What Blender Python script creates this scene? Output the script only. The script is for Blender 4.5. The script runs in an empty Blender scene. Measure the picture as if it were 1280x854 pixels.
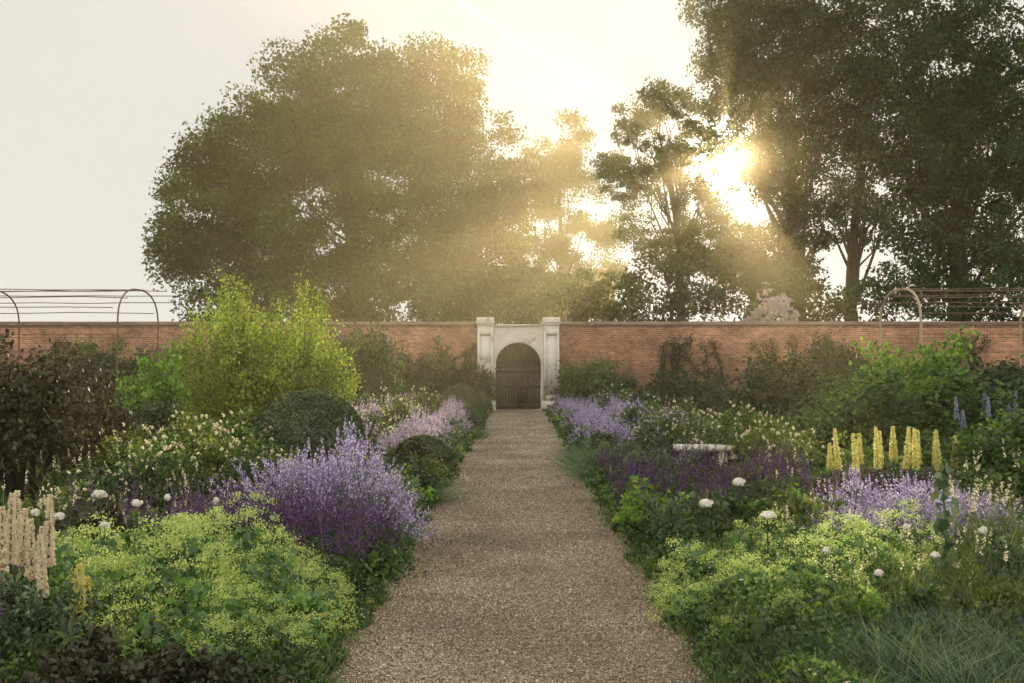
import bpy, bmesh, math, numpy as np
from mathutils import Vector
R = np.random.default_rng(7)
sc = bpy.context.scene
col = sc.collection
CAMH = 1.7; F = 1351.0
SUN_AZ = math.radians(10.85); SUN_EL = math.radians(10.8)
S = Vector((math.sin(SUN_AZ)*math.cos(SUN_EL), math.cos(SUN_AZ)*math.cos(SUN_EL), math.sin(SUN_EL)))
def PX(px, Y): return (px-648)/F*Y
def PZ(py, Y): return CAMH-(py-460)/F*Y

# ---------------- materials ----------------
def newmat(name):
    m = bpy.data.materials.new(name); m.use_nodes = True
    nt = m.node_tree; nt.nodes.clear()
    out = nt.nodes.new('ShaderNodeOutputMaterial')
    return m, nt, out
def N(nt, t, **kw):
    n = nt.nodes.new(t)
    for k, v in kw.items(): setattr(n, k, v)
    return n
def ramp(nt, stops, interp='LINEAR'):
    r = N(nt, 'ShaderNodeValToRGB'); cr = r.color_ramp; cr.interpolation = interp
    while len(cr.elements) < len(stops): cr.elements.new(0.5)
    for e, (p, c) in zip(cr.elements, stops):
        e.position = p; e.color = (c[0], c[1], c[2], 1)
    return r
def leafmat(name, cols, trans=0.4, gloss=0.06, boost=1.6, big=3.0, tint=(1.1, 1, .6), lo=.5, hi=1.55):
    m, nt, out = newmat(name)
    g = N(nt, 'ShaderNodeNewGeometry')
    n = len(cols)
    r = ramp(nt, [((i+0.5)/n, c) for i, c in enumerate(cols)])
    nt.links.new(g.outputs['Random Per Island'], r.inputs[0])
    tc = N(nt, 'ShaderNodeTexCoord'); no = N(nt, 'ShaderNodeTexNoise'); no.inputs['Scale'].default_value = big
    nt.links.new(tc.outputs['Object'], no.inputs['Vector'])
    mr = N(nt, 'ShaderNodeMapRange'); mr.inputs[1].default_value = .32; mr.inputs[2].default_value = .68
    mr.inputs[3].default_value = lo; mr.inputs[4].default_value = hi
    nt.links.new(no.outputs[0], mr.inputs[0])
    vm = N(nt, 'ShaderNodeVectorMath', operation='SCALE')
    nt.links.new(r.outputs[0], vm.inputs[0]); nt.links.new(mr.outputs[0], vm.inputs['Scale'])
    d = N(nt, 'ShaderNodeBsdfDiffuse'); t = N(nt, 'ShaderNodeBsdfTranslucent')
    nt.links.new(vm.outputs[0], d.inputs[0])
    vm2 = N(nt, 'ShaderNodeVectorMath', operation='MULTIPLY')
    nt.links.new(vm.outputs[0], vm2.inputs[0]); vm2.inputs[1].default_value = (boost*tint[0], boost*tint[1], boost*tint[2])
    nt.links.new(vm2.outputs[0], t.inputs[0])
    mx = N(nt, 'ShaderNodeMixShader'); mx.inputs[0].default_value = trans
    nt.links.new(d.outputs[0], mx.inputs[1]); nt.links.new(t.outputs[0], mx.inputs[2])
    if gloss > 0.035:
        gl = N(nt, 'ShaderNodeBsdfGlossy'); gl.inputs['Roughness'].default_value = .45; gl.inputs[0].default_value = (.8, .8, .75, 1)
        mx2 = N(nt, 'ShaderNodeMixShader'); mx2.inputs[0].default_value = gloss
        nt.links.new(mx.outputs[0], mx2.inputs[1]); nt.links.new(gl.outputs[0], mx2.inputs[2])
        mx = mx2
    nt.links.new(mx.outputs[0], out.inputs[0])
    return m
def petalmat(name, cols, trans=0.45, boost=1.15):
    m, nt, out = newmat(name)
    g = N(nt, 'ShaderNodeNewGeometry'); n = len(cols)
    r = ramp(nt, [((i+0.5)/n, c) for i, c in enumerate(cols)])
    nt.links.new(g.outputs['Random Per Island'], r.inputs[0])
    d = N(nt, 'ShaderNodeBsdfDiffuse'); t = N(nt, 'ShaderNodeBsdfTranslucent')
    nt.links.new(r.outputs[0], d.inputs[0])
    vm = N(nt, 'ShaderNodeVectorMath', operation='SCALE'); vm.inputs['Scale'].default_value = boost
    nt.links.new(r.outputs[0], vm.inputs[0]); nt.links.new(vm.outputs[0], t.inputs[0])
    mx = N(nt, 'ShaderNodeMixShader'); mx.inputs[0].default_value = trans
    nt.links.new(d.outputs[0], mx.inputs[1]); nt.links.new(t.outputs[0], mx.inputs[2])
    nt.links.new(mx.outputs[0], out.inputs[0])
    return m
def solidmat(name, stops, scale=6, rough=.85, bump=.3, metal=0, bscale=None, detail=6, bdist=.02):
    m, nt, out = newmat(name)
    tc = N(nt, 'ShaderNodeTexCoord'); no = N(nt, 'ShaderNodeTexNoise'); no.inputs['Scale'].default_value = scale; no.inputs['Detail'].default_value = detail
    nt.links.new(tc.outputs['Object'], no.inputs['Vector'])
    r = ramp(nt, stops); nt.links.new(no.outputs[0], r.inputs[0])
    p = N(nt, 'ShaderNodeBsdfPrincipled'); p.inputs['Roughness'].default_value = rough; p.inputs['Metallic'].default_value = metal
    nt.links.new(r.outputs[0], p.inputs['Base Color'])
    n2 = N(nt, 'ShaderNodeTexNoise'); n2.inputs['Scale'].default_value = bscale or scale*6; n2.inputs['Detail'].default_value = 8
    nt.links.new(tc.outputs['Object'], n2.inputs['Vector'])
    b = N(nt, 'ShaderNodeBump'); b.inputs['Strength'].default_value = bump; b.inputs['Distance'].default_value = bdist
    nt.links.new(n2.outputs[0], b.inputs['Height']); nt.links.new(b.outputs[0], p.inputs['Normal'])
    nt.links.new(p.outputs[0], out.inputs[0])
    return m

M = {}
M['bark'] = solidmat('bark', [(.3, (.016, .013, .01)), (.7, (.04, .033, .025))], 2, .95, .8)
M['tree'] = leafmat('tree_leaves', [(.018, .045, .012), (.032, .062, .016), (.065, .1, .022)], .42, .03, 2.0, .33, lo=.35, hi=1.8)
M['tree_dark'] = leafmat('dark_tree_leaves', [(.009, .028, .016), (.017, .045, .022), (.036, .075, .03)], .38, .03, 2.0, .4, lo=.35, hi=1.8)
M['tree_light'] = leafmat('light_tree_leaves', [(.05, .075, .02), (.07, .1, .025), (.1, .13, .03)], .45, .03, 1.8, .3)
M['shrub'] = leafmat('shrub_leaves', [(.014, .045, .014), (.04, .095, .025), (.1, .165, .04)], .4, .06, 2.1)
M['shrub_dark'] = leafmat('dark_shrub_leaves', [(.01, .025, .012), (.022, .046, .018), (.05, .085, .03)], .35, .06, 1.9)
M['box'] = leafmat('box_leaves', [(.02, .045, .015), (.04, .075, .022), (.1, .15, .04)], .3, .1, 2.0)
M['lime'] = leafmat('lime_leaves', [(.055, .13, .03), (.1, .21, .04), (.19, .29, .06)], .5, .04, 2.4)
M['willow'] = leafmat('yellow_green_leaves', [(.11, .18, .03), (.2, .28, .05), (.42, .46, .11)], .5, .04, 2.2, .8, (1, 1, .6))
M['red'] = leafmat('burgundy_leaves', [(.028, .026, .014), (.045, .03, .018), (.035, .055, .02)], .35)
M['brown'] = leafmat('bronze_leaves', [(.025, .022, .015), (.05, .04, .022), (.055, .065, .026)], .35)
M['alch_leaf'] = leafmat('mantle_leaves', [(.045, .12, .045), (.09, .2, .075), (.16, .29, .1)], .4, .06, 2.0)
M['alch_fl'] = petalmat('mantle_flowers', [(.32, .43, .12), (.48, .58, .19), (.66, .73, .3)], .5, 1.4)
M['grey'] = leafmat('grey_green_leaves', [(.045, .1, .055), (.08, .14, .08), (.13, .19, .11)], .35)
M['blue'] = leafmat('blue_green_blades', [(.025, .06, .045), (.045, .11, .08), (.09, .17, .125), (.16, .21, .11)], .4, .06, 1.8)
M['grass'] = leafmat('grass_blades', [(.05, .09, .025), (.09, .14, .03), (.16, .2, .055)], .45, .05, 1.9)
M['lav'] = petalmat('catmint_florets', [(.23, .18, .38), (.36, .3, .52), (.52, .45, .65), (.72, .66, .82)], .5, 1.4)
M['lavpink'] = petalmat('pink_lavender_florets', [(.36, .27, .43), (.5, .4, .54), (.66, .54, .63), (.78, .69, .73)], .5, 1.3)
M['salvia'] = petalmat('salvia_florets', [(.06, .028, .095), (.1, .042, .145), (.2, .1, .25)], .5, 1.7)
M['cream'] = petalmat('cream_florets', [(.74, .68, .53), (.84, .79, .65), (.74, .64, .52)])
M['bluefl'] = petalmat('blue_florets', [(.3, .33, .48), (.4, .43, .58), (.5, .52, .62)])
M['yellow'] = petalmat('yellow_florets', [(.66, .62, .24), (.8, .76, .38), (.62, .63, .26)], .5, 1.3)
M['white'] = petalmat('white_petals', [(.82, .82, .78), (.86, .85, .8)], .3)
M['rose'] = petalmat('rose_petals', [(.74, .69, .48), (.84, .8, .64), (.68, .62, .38)], .5, 1.3)
M['pink'] = petalmat('pink_blossom', [(.52, .43, .46), (.68, .6, .62)])
M['stone'] = solidmat('limestone', [(.27, (.36, .33, .28)), (.4, (.7, .67, .61)), (.75, (.82, .8, .75))], 2.6, .85, .4)
M['stone_w'] = solidmat('pale_stone', [(.3, (.65, .63, .58)), (.7, (.8, .78, .73))], 5, .8, .3)
M['rust'] = solidmat('rusted_iron', [(.3, (.12, .07, .045)), (.7, (.24, .15, .1))], 12, .6, .3, .1)
M['iron'] = solidmat('brown_gate', [(.3, (.05, .042, .036)), (.7, (.1, .085, .072))], 8, .7, .3)
M['soil'] = solidmat('soil', [(.3, (.025, .02, .013)), (.7, (.06, .045, .03))], 6, 1, .9, bdist=.05)

def brick():
    m, nt, out = newmat('red_brick')
    tc = N(nt, 'ShaderNodeTexCoord'); sx = N(nt, 'ShaderNodeSeparateXYZ'); cx = N(nt, 'ShaderNodeCombineXYZ')
    nt.links.new(tc.outputs['Object'], sx.inputs[0])
    ad = N(nt, 'ShaderNodeMath', operation='ADD')
    nt.links.new(sx.outputs[0], ad.inputs[0]); nt.links.new(sx.outputs[1], ad.inputs[1])
    nt.links.new(ad.outputs[0], cx.inputs[0]); nt.links.new(sx.outputs[2], cx.inputs[1])
    b = N(nt, 'ShaderNodeTexBrick'); b.inputs['Scale'].default_value = 1
    b.inputs['Brick Width'].default_value = .23; b.inputs['Row Height'].default_value = .078
    b.inputs['Mortar Size'].default_value = .009; b.inputs['Bias'].default_value = 0
    b.inputs['Color1'].default_value = (.27, .098, .055, 1); b.inputs['Color2'].default_value = (.52, .24, .135, 1)
    b.inputs['Mortar'].default_value = (.48, .4, .31, 1)
    nt.links.new(cx.outputs[0], b.inputs['Vector'])
    no = N(nt, 'ShaderNodeTexNoise'); no.inputs['Scale'].default_value = .6; no.inputs['Detail'].default_value = 10
    no.inputs['Roughness'].default_value = .78
    nt.links.new(tc.outputs['Object'], no.inputs['Vector'])
    r = ramp(nt, [(.36, (.25, .25, .24)), (.47, (.8, .8, .8)), (.58, (1.15, 1.12, 1.08)), (.68, (1.5, 1.5, 1.5))])
    nt.links.new(no.outputs[0], r.inputs[0])
    mx = N(nt, 'ShaderNodeVectorMath', operation='MULTIPLY')
    nt.links.new(b.outputs[0], mx.inputs[0]); nt.links.new(r.outputs[0], mx.inputs[1])
    p = N(nt, 'ShaderNodeBsdfPrincipled'); p.inputs['Roughness'].default_value = .9
    nt.links.new(mx.outputs[0], p.inputs['Base Color'])
    bp = N(nt, 'ShaderNodeBump'); bp.inputs['Strength'].default_value = .5; bp.inputs['Distance'].default_value = .01; bp.invert = True
    nt.links.new(b.outputs['Fac'], bp.inputs['Height']); nt.links.new(bp.outputs[0], p.inputs['Normal'])
    nt.links.new(p.outputs[0], out.inputs[0])
    return m
M['brick'] = brick()
GR = [(0, (.12, .095, .068)), (.4, (.3, .245, .175)), (.75, (.44, .37, .27)), (1, (.7, .62, .49))]
def gravelmat():
    m, nt, out = newmat('gravel')
    tc = N(nt, 'ShaderNodeTexCoord')
    v = N(nt, 'ShaderNodeTexVoronoi'); v.inputs['Scale'].default_value = 60
    nt.links.new(tc.outputs['Object'], v.inputs['Vector'])
    sp = N(nt, 'ShaderNodeSeparateColor'); nt.links.new(v.outputs['Color'], sp.inputs[0])
    r = ramp(nt, GR)
    nt.links.new(sp.outputs[0], r.inputs[0])
    no = N(nt, 'ShaderNodeTexNoise'); no.inputs['Scale'].default_value = 1.1; no.inputs['Detail'].default_value = 7
    nt.links.new(tc.outputs['Object'], no.inputs['Vector'])
    r2 = ramp(nt, [(.3, (.5, .48, .45)), (.7, (1.0, 1.0, 1.0))]); nt.links.new(no.outputs[0], r2.inputs[0])
    mx = N(nt, 'ShaderNodeVectorMath', operation='MULTIPLY')
    nt.links.new(r.outputs[0], mx.inputs[0]); nt.links.new(r2.outputs[0], mx.inputs[1])
    p = N(nt, 'ShaderNodeBsdfPrincipled'); p.inputs['Roughness'].default_value = .9
    p.inputs['Specular IOR Level'].default_value = .15
    nt.links.new(mx.outputs[0], p.inputs['Base Color'])
    b = N(nt, 'ShaderNodeBump'); b.inputs['Strength'].default_value = 1; b.inputs['Distance'].default_value = .012; b.invert = True
    nt.links.new(v.outputs['Distance'], b.inputs['Height']); nt.links.new(b.outputs[0], p.inputs['Normal'])
    nt.links.new(p.outputs[0], out.inputs[0])
    return m
M['gravel'] = gravelmat()
def pebmat():
    m, nt, out = newmat('pebble_stone')
    g = N(nt, 'ShaderNodeNewGeometry')
    r = ramp(nt, GR)
    nt.links.new(g.outputs['Random Per Island'], r.inputs[0])
    tc = N(nt, 'ShaderNodeTexCoord'); no = N(nt, 'ShaderNodeTexNoise'); no.inputs['Scale'].default_value = .8; no.inputs['Detail'].default_value = 6
    nt.links.new(tc.outputs['Object'], no.inputs['Vector'])
    r2 = ramp(nt, [(.3, (.6, .58, .55)), (.7, (1.22, 1.22, 1.22))]); nt.links.new(no.outputs[0], r2.inputs[0])
    mx = N(nt, 'ShaderNodeVectorMath', operation='MULTIPLY')
    nt.links.new(r.outputs[0], mx.inputs[0]); nt.links.new(r2.outputs[0], mx.inputs[1])
    p = N(nt, 'ShaderNodeBsdfPrincipled'); p.inputs['Roughness'].default_value = .5
    nt.links.new(mx.outputs[0], p.inputs['Base Color']); nt.links.new(p.outputs[0], out.inputs[0])
    return m
M['pebble'] = pebmat()
M['ground'] = solidmat('meadow_grass', [(.3, (.03, .05, .015)), (.5, (.05, .07, .02)), (.7, (.08, .09, .035))], .8, 1, .8, bdist=.05)

# ---------------- geometry helpers ----------------
def mk_mesh(name, V, Fc, mat, smooth=False):
    V = np.asarray(V, dtype=np.float32).reshape(-1, 3); Fc = np.asarray(Fc, dtype=np.int32)
    k = Fc.shape[1]
    me = bpy.data.meshes.new(name)
    me.vertices.add(len(V)); me.vertices.foreach_set('co', V.ravel())
    me.loops.add(Fc.size); me.loops.foreach_set('vertex_index', Fc.ravel())
    me.polygons.add(len(Fc)); me.polygons.foreach_set('loop_start', np.arange(0, Fc.size, k, dtype=np.int32))
    me.materials.append(mat)
    if smooth: me.polygons.foreach_set('use_smooth', np.ones(len(Fc), dtype=bool))
    me.update(calc_edges=True); me.validate()
    return me
class G:
    def __init__(s): s.V = []; s.F = []; s.n = 0
    def add(s, V, Fc):
        V = V.reshape(-1, 3); s.V.append(V); s.F.append(Fc+s.n); s.n += len(V)
    def mesh(s, name, mat, smooth=False): return mk_mesh(name, np.concatenate(s.V), np.concatenate(s.F), mat, smooth)
def unit(v): return v/np.maximum(np.linalg.norm(v, axis=-1, keepdims=True), 1e-9)
def runit(n): return unit(R.normal(size=(n, 3)))
def leaves(g, C, s, w=.5, bias=None, bw=0.):
    n = len(C); s = np.broadcast_to(s, (n,))[:, None]*R.uniform(.7, 1.3, (n, 1))
    a = runit(n)
    if bias is not None: a = unit(a+bias*bw)
    b = unit(np.cross(a, runit(n)))
    q = np.stack([C-a*s, C+b*s*w, C+a*s, C-b*s*w], 1)
    g.add(q, np.arange(n*4).reshape(n, 4))
def blades(g, B, D, L, W, bend=.3, seg=3):
    n = len(B); D = unit(D); L = np.broadcast_to(L, (n,))
    side = unit(np.cross(D, R.normal(size=(n, 3))*.4+np.array([0, 0, 1.])+1e-3))
    out = D.copy(); out[:, 2] = 0; out = unit(out+1e-5)
    pts = []
    for i in range(seg+1):
        t = i/seg
        c = B+D*(L*t)[:, None]+(out*.7-np.array([0, 0, .6]))*(L*bend*t*t)[:, None]
        w = W*(1-t)**.6*.5+.0006
        pts += [c-side*w, c+side*w]
    V = np.stack(pts, 1); k = 2*(seg+1)
    fs = []
    for i in range(seg):
        fs.append(np.stack([np.arange(n)*k+2*i, np.arange(n)*k+2*i+1, np.arange(n)*k+2*i+3, np.arange(n)*k+2*i+2], 1))
    g.add(V, np.concatenate(fs))
def tube(g, pts, rad, sides=6):
    pts = np.asarray(pts, float); m = len(pts)
    T = np.gradient(pts, axis=0); T = unit(T)
    ref = np.array([0, 0, 1.]) if abs(T[:, 2]).mean() < .8 else np.array([1., 0, 0])
    A = unit(np.cross(T, ref)); Bv = np.cross(T, A)
    th = np.linspace(0, 2*np.pi, sides, endpoint=False)
    rad = np.broadcast_to(rad, (m,))
    V = pts[:, None]+rad[:, None, None]*(A[:, None]*np.cos(th)[None, :, None]+Bv[:, None]*np.sin(th)[None, :, None])
    fs = []
    for i in range(m-1):
        for j in range(sides):
            fs.append([i*sides+j, i*sides+(j+1) % sides, (i+1)*sides+(j+1) % sides, (i+1)*sides+j])
    g.add(V.reshape(-1, 3), np.array(fs))
def box(g, x0, x1, y0, y1, z0, z1):
    V = np.array([[x0, y0, z0], [x1, y0, z0], [x1, y1, z0], [x0, y1, z0], [x0, y0, z1], [x1, y0, z1], [x1, y1, z1], [x0, y1, z1]], float)
    g.add(V, np.array([[0, 3, 2, 1], [4, 5, 6, 7], [0, 1, 5, 4], [1, 2, 6, 5], [2, 3, 7, 6], [3, 0, 4, 7]]))
def florets(g, B, D, L, n, r, fs, r1=.25):
    k = len(B); t = R.uniform(0, 1, (k, n)); D = unit(D)
    L = np.broadcast_to(L, (k,))
    a = unit(np.cross(D, R.normal(size=(k, 3)))); b = np.cross(D, a)
    ph = R.uniform(0, 2*np.pi, (k, n)); rr = r*(1-(1-r1)*t**1.8)*R.uniform(.7, 1.1, (k, n))
    C = B[:, None]+D[:, None]*(t*L[:, None])[..., None]+(a[:, None]*np.cos(ph)[..., None]+b[:, None]*np.sin(ph)[..., None])*rr[..., None]
    s = fs*(1.1-.5*t)
    leaves(g, C.reshape(-1, 3), s.reshape(-1), .75)

def empty(name, loc, label, category, group=None, kind=None):
    o = bpy.data.objects.new(name, None); o.empty_display_size = .2; o.location = loc; col.objects.link(o)
    o['label'] = label; o['category'] = category
    if group: o['group'] = group
    if kind: o['kind'] = kind
    return o
def part(name, me, parent=None):
    o = bpy.data.objects.new(name, me); col.objects.link(o)
    if parent is not None: o.parent = parent
    return o
def top(name, me, label, category, kind=None, group=None, loc=(0, 0, 0)):
    o = part(name, me); o.location = loc; o['label'] = label; o['category'] = category
    if kind: o['kind'] = kind
    if group: o['group'] = group
    return o
used = {}
def place(kindname, parts, pos, label, category, group):
    for i, p in enumerate(pos):
        var = parts[i % len(parts)]
        zs = p[3] if len(p) > 3 else p[2]
        key = (kindname, i % len(parts))
        loc = (p[0], p[1], 0)
        if i < len(parts):
            e = empty(kindname, loc, label, category, group)
            ch = [part(n, me, e) for n, me in var]
            used[key] = (e, ch)
        else:
            e0, ch0 = used[key]
            e = e0.copy(); col.objects.link(e); e.location = loc
            for c in ch0:
                c2 = c.copy(); c2.parent = e; col.objects.link(c2)
        e.rotation_euler = (0, 0, R.uniform(0, 6.28)); e.scale = (p[2], p[2], zs)

def dome_dirs(n, low=-.05):
    z = R.uniform(low, 1, n); ph = R.uniform(0, 2*np.pi, n); r = np.sqrt(np.maximum(0, 1-z*z))
    return np.stack([r*np.cos(ph), r*np.sin(ph), z], 1)
def lump(d, amp=.14):
    p = R.uniform(0, 6, 6)
    return 1+amp*(np.sin(d[:, 0]*5+p[0])+np.sin(d[:, 1]*5.5+p[1])+np.sin(d[:, 2]*6+p[2]+d[:, 0]*3))/1.5+amp*.5*np.sin(d[:, 0]*13+p[3])*np.sin(d[:, 1]*12+p[4])

# ---- plant builders ----
def b_mantle():
    g = G(); r, h = .55, .46; n0 = 1200
    d = dome_dirs(n0, 0); lf = lump(d)
    C = d*np.array([r, r, h])*(lf*R.uniform(.6, 1.0, n0))[:, None]
    leaves(g, C, .034, .95, d, .0)
    g2 = G(); k = 240
    d = dome_dirs(k, .02)
    p = lump(d, .2)
    CC = d*np.array([r, r, h])*(p*R.uniform(.9, 1.13, k))[:, None]
    n = 50
    C = (CC[:, None]+R.normal(size=(k, n, 3))*np.array([.036, .036, .018])*R.uniform(.6, 1.3, (k, 1, 1))).reshape(-1, 3)
    C[:, 2] = np.maximum(C[:, 2], .01)
    leaves(g2, C, .0075, .8)
    return [('foliage', g.mesh('foliage', M['alch_leaf'])), ('flower', g2.mesh('flower', M['alch_fl']))]
def b_catmint(r=.75, h=.72, nsp=260, fl='lav', leaf='grey', fsz=.012, up=.7, nfl=26, spl=.2):
    g = G(); n = 2200
    d = dome_dirs(n, 0); lf = lump(d, .12)
    C = d*np.array([r*.85, r*.85, h*.75])*(lf*R.uniform(.35, 1, n))[:, None]
    leaves(g, C, .022, .5)
    d = dome_dirs(nsp, .05); q = lump(d, .12)
    B = d*np.array([r*.8, r*.8, h*.7])*(q*R.uniform(.8, 1.08, nsp))[:, None]
    D = unit(d*np.array([1, 1, .5])+np.array([0, 0, up])+R.normal(size=(nsp, 3))*.22)
    L = R.uniform(.6, 1.3, nsp)*spl
    blades(g, B-D*.12, D, L+.12, .006, .0, 1)
    g2 = G(); florets(g2, B+D*.02, D, L, nfl, .017, fsz, .3)
    return [('foliage', g.mesh('foliage', M[leaf])), ('flower', g2.mesh('flower', M[fl]))]
def b_salvia():
    g = G(); n = 1500; r, h = .42, .62
    C = np.stack([R.normal(0, r*.45, n), R.normal(0, r*.45, n), R.uniform(0, h*.6, n)], 1)
    leaves(g, C, .03, .45)
    k = 66
    ang = R.uniform(0, 6.28, k); rr = r*np.sqrt(R.uniform(0, 1, k))*.8
    B = np.stack([np.cos(ang)*rr, np.sin(ang)*rr, R.uniform(.22, .47, k)], 1)
    D = unit(np.stack([np.cos(ang)*rr*.6, np.sin(ang)*rr*.6, np.ones(k)], 1)+R.normal(size=(k, 3))*.1)
    L = R.uniform(.14, .4, k)
    blades(g, B-D*.25, D, L+.25, .006, 0, 1)
    g2 = G(); florets(g2, B, D, L, 34, .011, .01, .3)
    return [('foliage', g.mesh('foliage', M['shrub'])), ('flower', g2.mesh('flower', M['salvia']))]
def palm(g, C, s, n=8):
    for c in C:
        up = unit(np.array([c[0]*.8, c[1]*.8, .8])+R.normal(size=3)*.3)
        a = unit(np.cross(up, R.normal(size=3))); b = np.cross(up, a)
        th = np.linspace(0, 2*np.pi, n, endpoint=False)
        D = a*np.cos(th)[:, None]+b*np.sin(th)[:, None]+up*.25
        T = np.cross(D, up)
        q = np.stack([c+0*D, c+D*s*.6+T*s*.16, c+D*s, c+D*s*.6-T*s*.16], 1)
        g.add(q, np.arange(n*4).reshape(n, 4))
def b_lupin(k=4, H=.95, L=.42, fl='cream', rr=.032, spread=.2, nf=260, fs=.015, r1=.5):
    g = G()
    C = np.stack([R.normal(0, .2, 45), R.normal(0, .2, 45), R.uniform(.15, .5, 45)*H], 1)
    palm(g, C, .1)
    B = np.stack([R.uniform(-spread, spread, k), R.uniform(-spread, spread, k), (H-L)*R.uniform(.8, 1.0, k)], 1)
    D = unit(np.stack([R.normal(0, .05, k), R.normal(0, .05, k), np.ones(k)], 1))
    for b, d in zip(B, D): tube(g, [b*[.6, .6, 0], b, b+d*L*.9], [.008, .007, .003], 5)
    g2 = G(); florets(g2, B, D, L*R.uniform(.8, 1.05, k), nf, rr, fs, r1)
    return [('foliage', g.mesh('foliage', M['shrub'])), ('flower', g2.mesh('flower', M[fl]))]
def b_shrub(r=1., h=1.5, n=6000, ls=.05, mat='shrub', amp=.16, w=.5, inner=.45, low=-.1, fl=None, nf=0, fsz=.04, cl=.09):
    g = G()
    k = max(60, n//45)
    d = dome_dirs(k, low); q = lump(d, amp)
    cc = d*(q*R.uniform(inner, 1., k))[:, None]*np.array([r, r, h*.62]); cc[:, 2] += h*.38
    C = (cc[:, None]+R.normal(size=(k, n//k, 3))*min(r, h)*cl).reshape(-1, 3)
    C[:, 2] = np.abs(C[:, 2])
    leaves(g, C, ls, w)
    gs = G()
    for i in range(9):
        t = cc[R.integers(k)]
        tube(gs, [[R.normal()*.05, R.normal()*.05, 0], t*[.35, .35, .5], t], [.025*h, .018*h, .006], 5)
    out = [('foliage', g.mesh('foliage', M[mat])), ('stem', gs.mesh('stem', M['bark']))]
    if fl:
        g2 = G(); m = 9
        d = dome_dirs(nf, .0); c2 = d*np.array([r, r, h*.62])*R.uniform(.85, 1.15, nf)[:, None]; c2[:, 2] += h*.38
        C = (c2[:, None]+R.normal(size=(nf, m, 3))*fsz*.35).reshape(-1, 3)
        leaves(g2, C, fsz*.5, .8)
        out.append(('flower', g2.mesh('flower', M[fl])))
    return out
def b_box(r=.9, h=1.3):
    g = G(); n = 13000
    d = dome_dirs(n, -.4); C = d*np.array([r, r, h*.62])*R.uniform(.94, 1.0, n)[:, None]; C[:, 2] += h*.38
    leaves(g, C, .021, .65)
    nu, nv = 20, 10; V = []
    for j in range(nv+1):
        for i in range(nu):
            a = 2*np.pi*i/nu; z = math.cos(math.pi*.62*j/nv); q = math.sin(math.pi*.62*j/nv)
            V.append([r*.93*q*math.cos(a), r*.93*q*math.sin(a), h*.38+h*.575*z])
    Fc = [[j*nu+i, j*nu+(i+1) % nu, (j+1)*nu+(i+1) % nu, (j+1)*nu+i] for j in range(nv) for i in range(nu)]
    g.add(np.array(V), np.array(Fc))
    return [('foliage', g.mesh('foliage', M['box']))]
def b_tuft(n=420, L=.5, mat='blue', W=.006, spread=.9, r=.14):
    g = G()
    B = np.stack([R.normal(0, r, n), R.normal(0, r, n), np.zeros(n)], 1)
    D = np.stack([R.normal(0, spread*.5, n), R.normal(0, spread*.5, n), np.ones(n)], 1)+B*2
    blades(g, B, D, R.uniform(.55, 1.1, n)*L, W, .35, 3)
    return [('foliage', g.mesh('foliage', M[mat]))]
def b_spiretuft():
    g = G(); n = 160
    B = np.stack([R.normal(0, .12, n), R.normal(0, .12, n), np.zeros(n)], 1)
    D = np.stack([R.normal(0, .25, n), R.normal(0, .25, n), np.ones(n)], 1)
    blades(g, B, D, R.uniform(.3, .8, n), .009, .25, 3)
    k = 8
    D2 = unit(np.stack([R.normal(0, .14, k), R.normal(0, .14, k), np.ones(k)], 1)); B2 = np.stack([R.normal(0, .12, k), R.normal(0, .12, k), np.zeros(k)], 1)
    LL = R.uniform(.55, .95, k); blades(g, B2, D2, LL, .007, 0, 1)
    g2 = G(); florets(g2, B2+D2*(LL*.84)[:, None], D2, .14, 14, .012, .0105, .3)
    return [('foliage', g.mesh('foliage', M['grass'])), ('flower', g2.mesh('flower', M['rose']))]
def b_peony(H=.75, fr=.045, hh=.5):
    g = G(); n = 260
    d = dome_dirs(n, 0); C = d*np.array([.28, .28, hh])*R.uniform(.4, 1, n)[:, None]
    leaves(g, C, .05, .42)
    g2 = G()
    tipp = np.array([0, 0, H*R.uniform(.97, 1.03)])
    tube(g, [tipp*[.2, .2, 0], tipp*[.7, .7, .5], tipp], .004, 5)
    m = 90; dd = runit(m); C = tipp+dd*fr*R.uniform(.25, .9, m)[:, None]*np.array([1.15, 1, .6])
    bb = unit(np.cross(dd, runit(m))); aa = np.cross(dd, bb)+dd*.35
    s = fr*.5
    q = np.stack([C-aa*s*.7-bb*s*.4, C-aa*s*.7+bb*s*.4, C+aa*s+bb*s*.7, C+aa*s-bb*s*.7], 1)
    g2.add(q, np.arange(m*4).reshape(m, 4))
    return [('foliage', g.mesh('foliage', M['shrub'])), ('flower', g2.mesh('flower', M['white']))]
def b_willow(r=1.9, h=4.4, k=160):
    g = G(); gs = G()
    for i in range(k):
        a = R.uniform(0, 6.28); q = R.uniform(0, 1)**.6
        hh = h*(1-.55*q**1.6)*R.uniform(.6, 1.0); e = np.array([math.cos(a)*q*r, math.sin(a)*q*r, hh])
        P = np.array([[0, 0, 0], e*[.5, .5, .33], e*[.85, .85, .66], e]); P[0] = [R.normal()*.15, R.normal()*.15, 0]
        P[1:3] += R.normal(size=(2, 3))*.12
        if i % 3 == 0: tube(gs, P, [.03, .018, .011, .004], 4)
        n = 170; t = R.uniform(.08, 1, n)**.85
        x = t*3; i0 = np.minimum(x.astype(int), 2); f = (x-i0)[:, None]; C = P[i0]*(1-f)+P[i0+1]*f
        C = C+R.normal(size=(n, 3))*np.array([.26, .26, .16])*(1.15-t)[:, None]**.7
        leaves(g, C, .048, .55)
    return [('foliage', g.mesh('foliage', M['willow'])), ('stem', gs.mesh('stem', M['bark']))]

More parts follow.
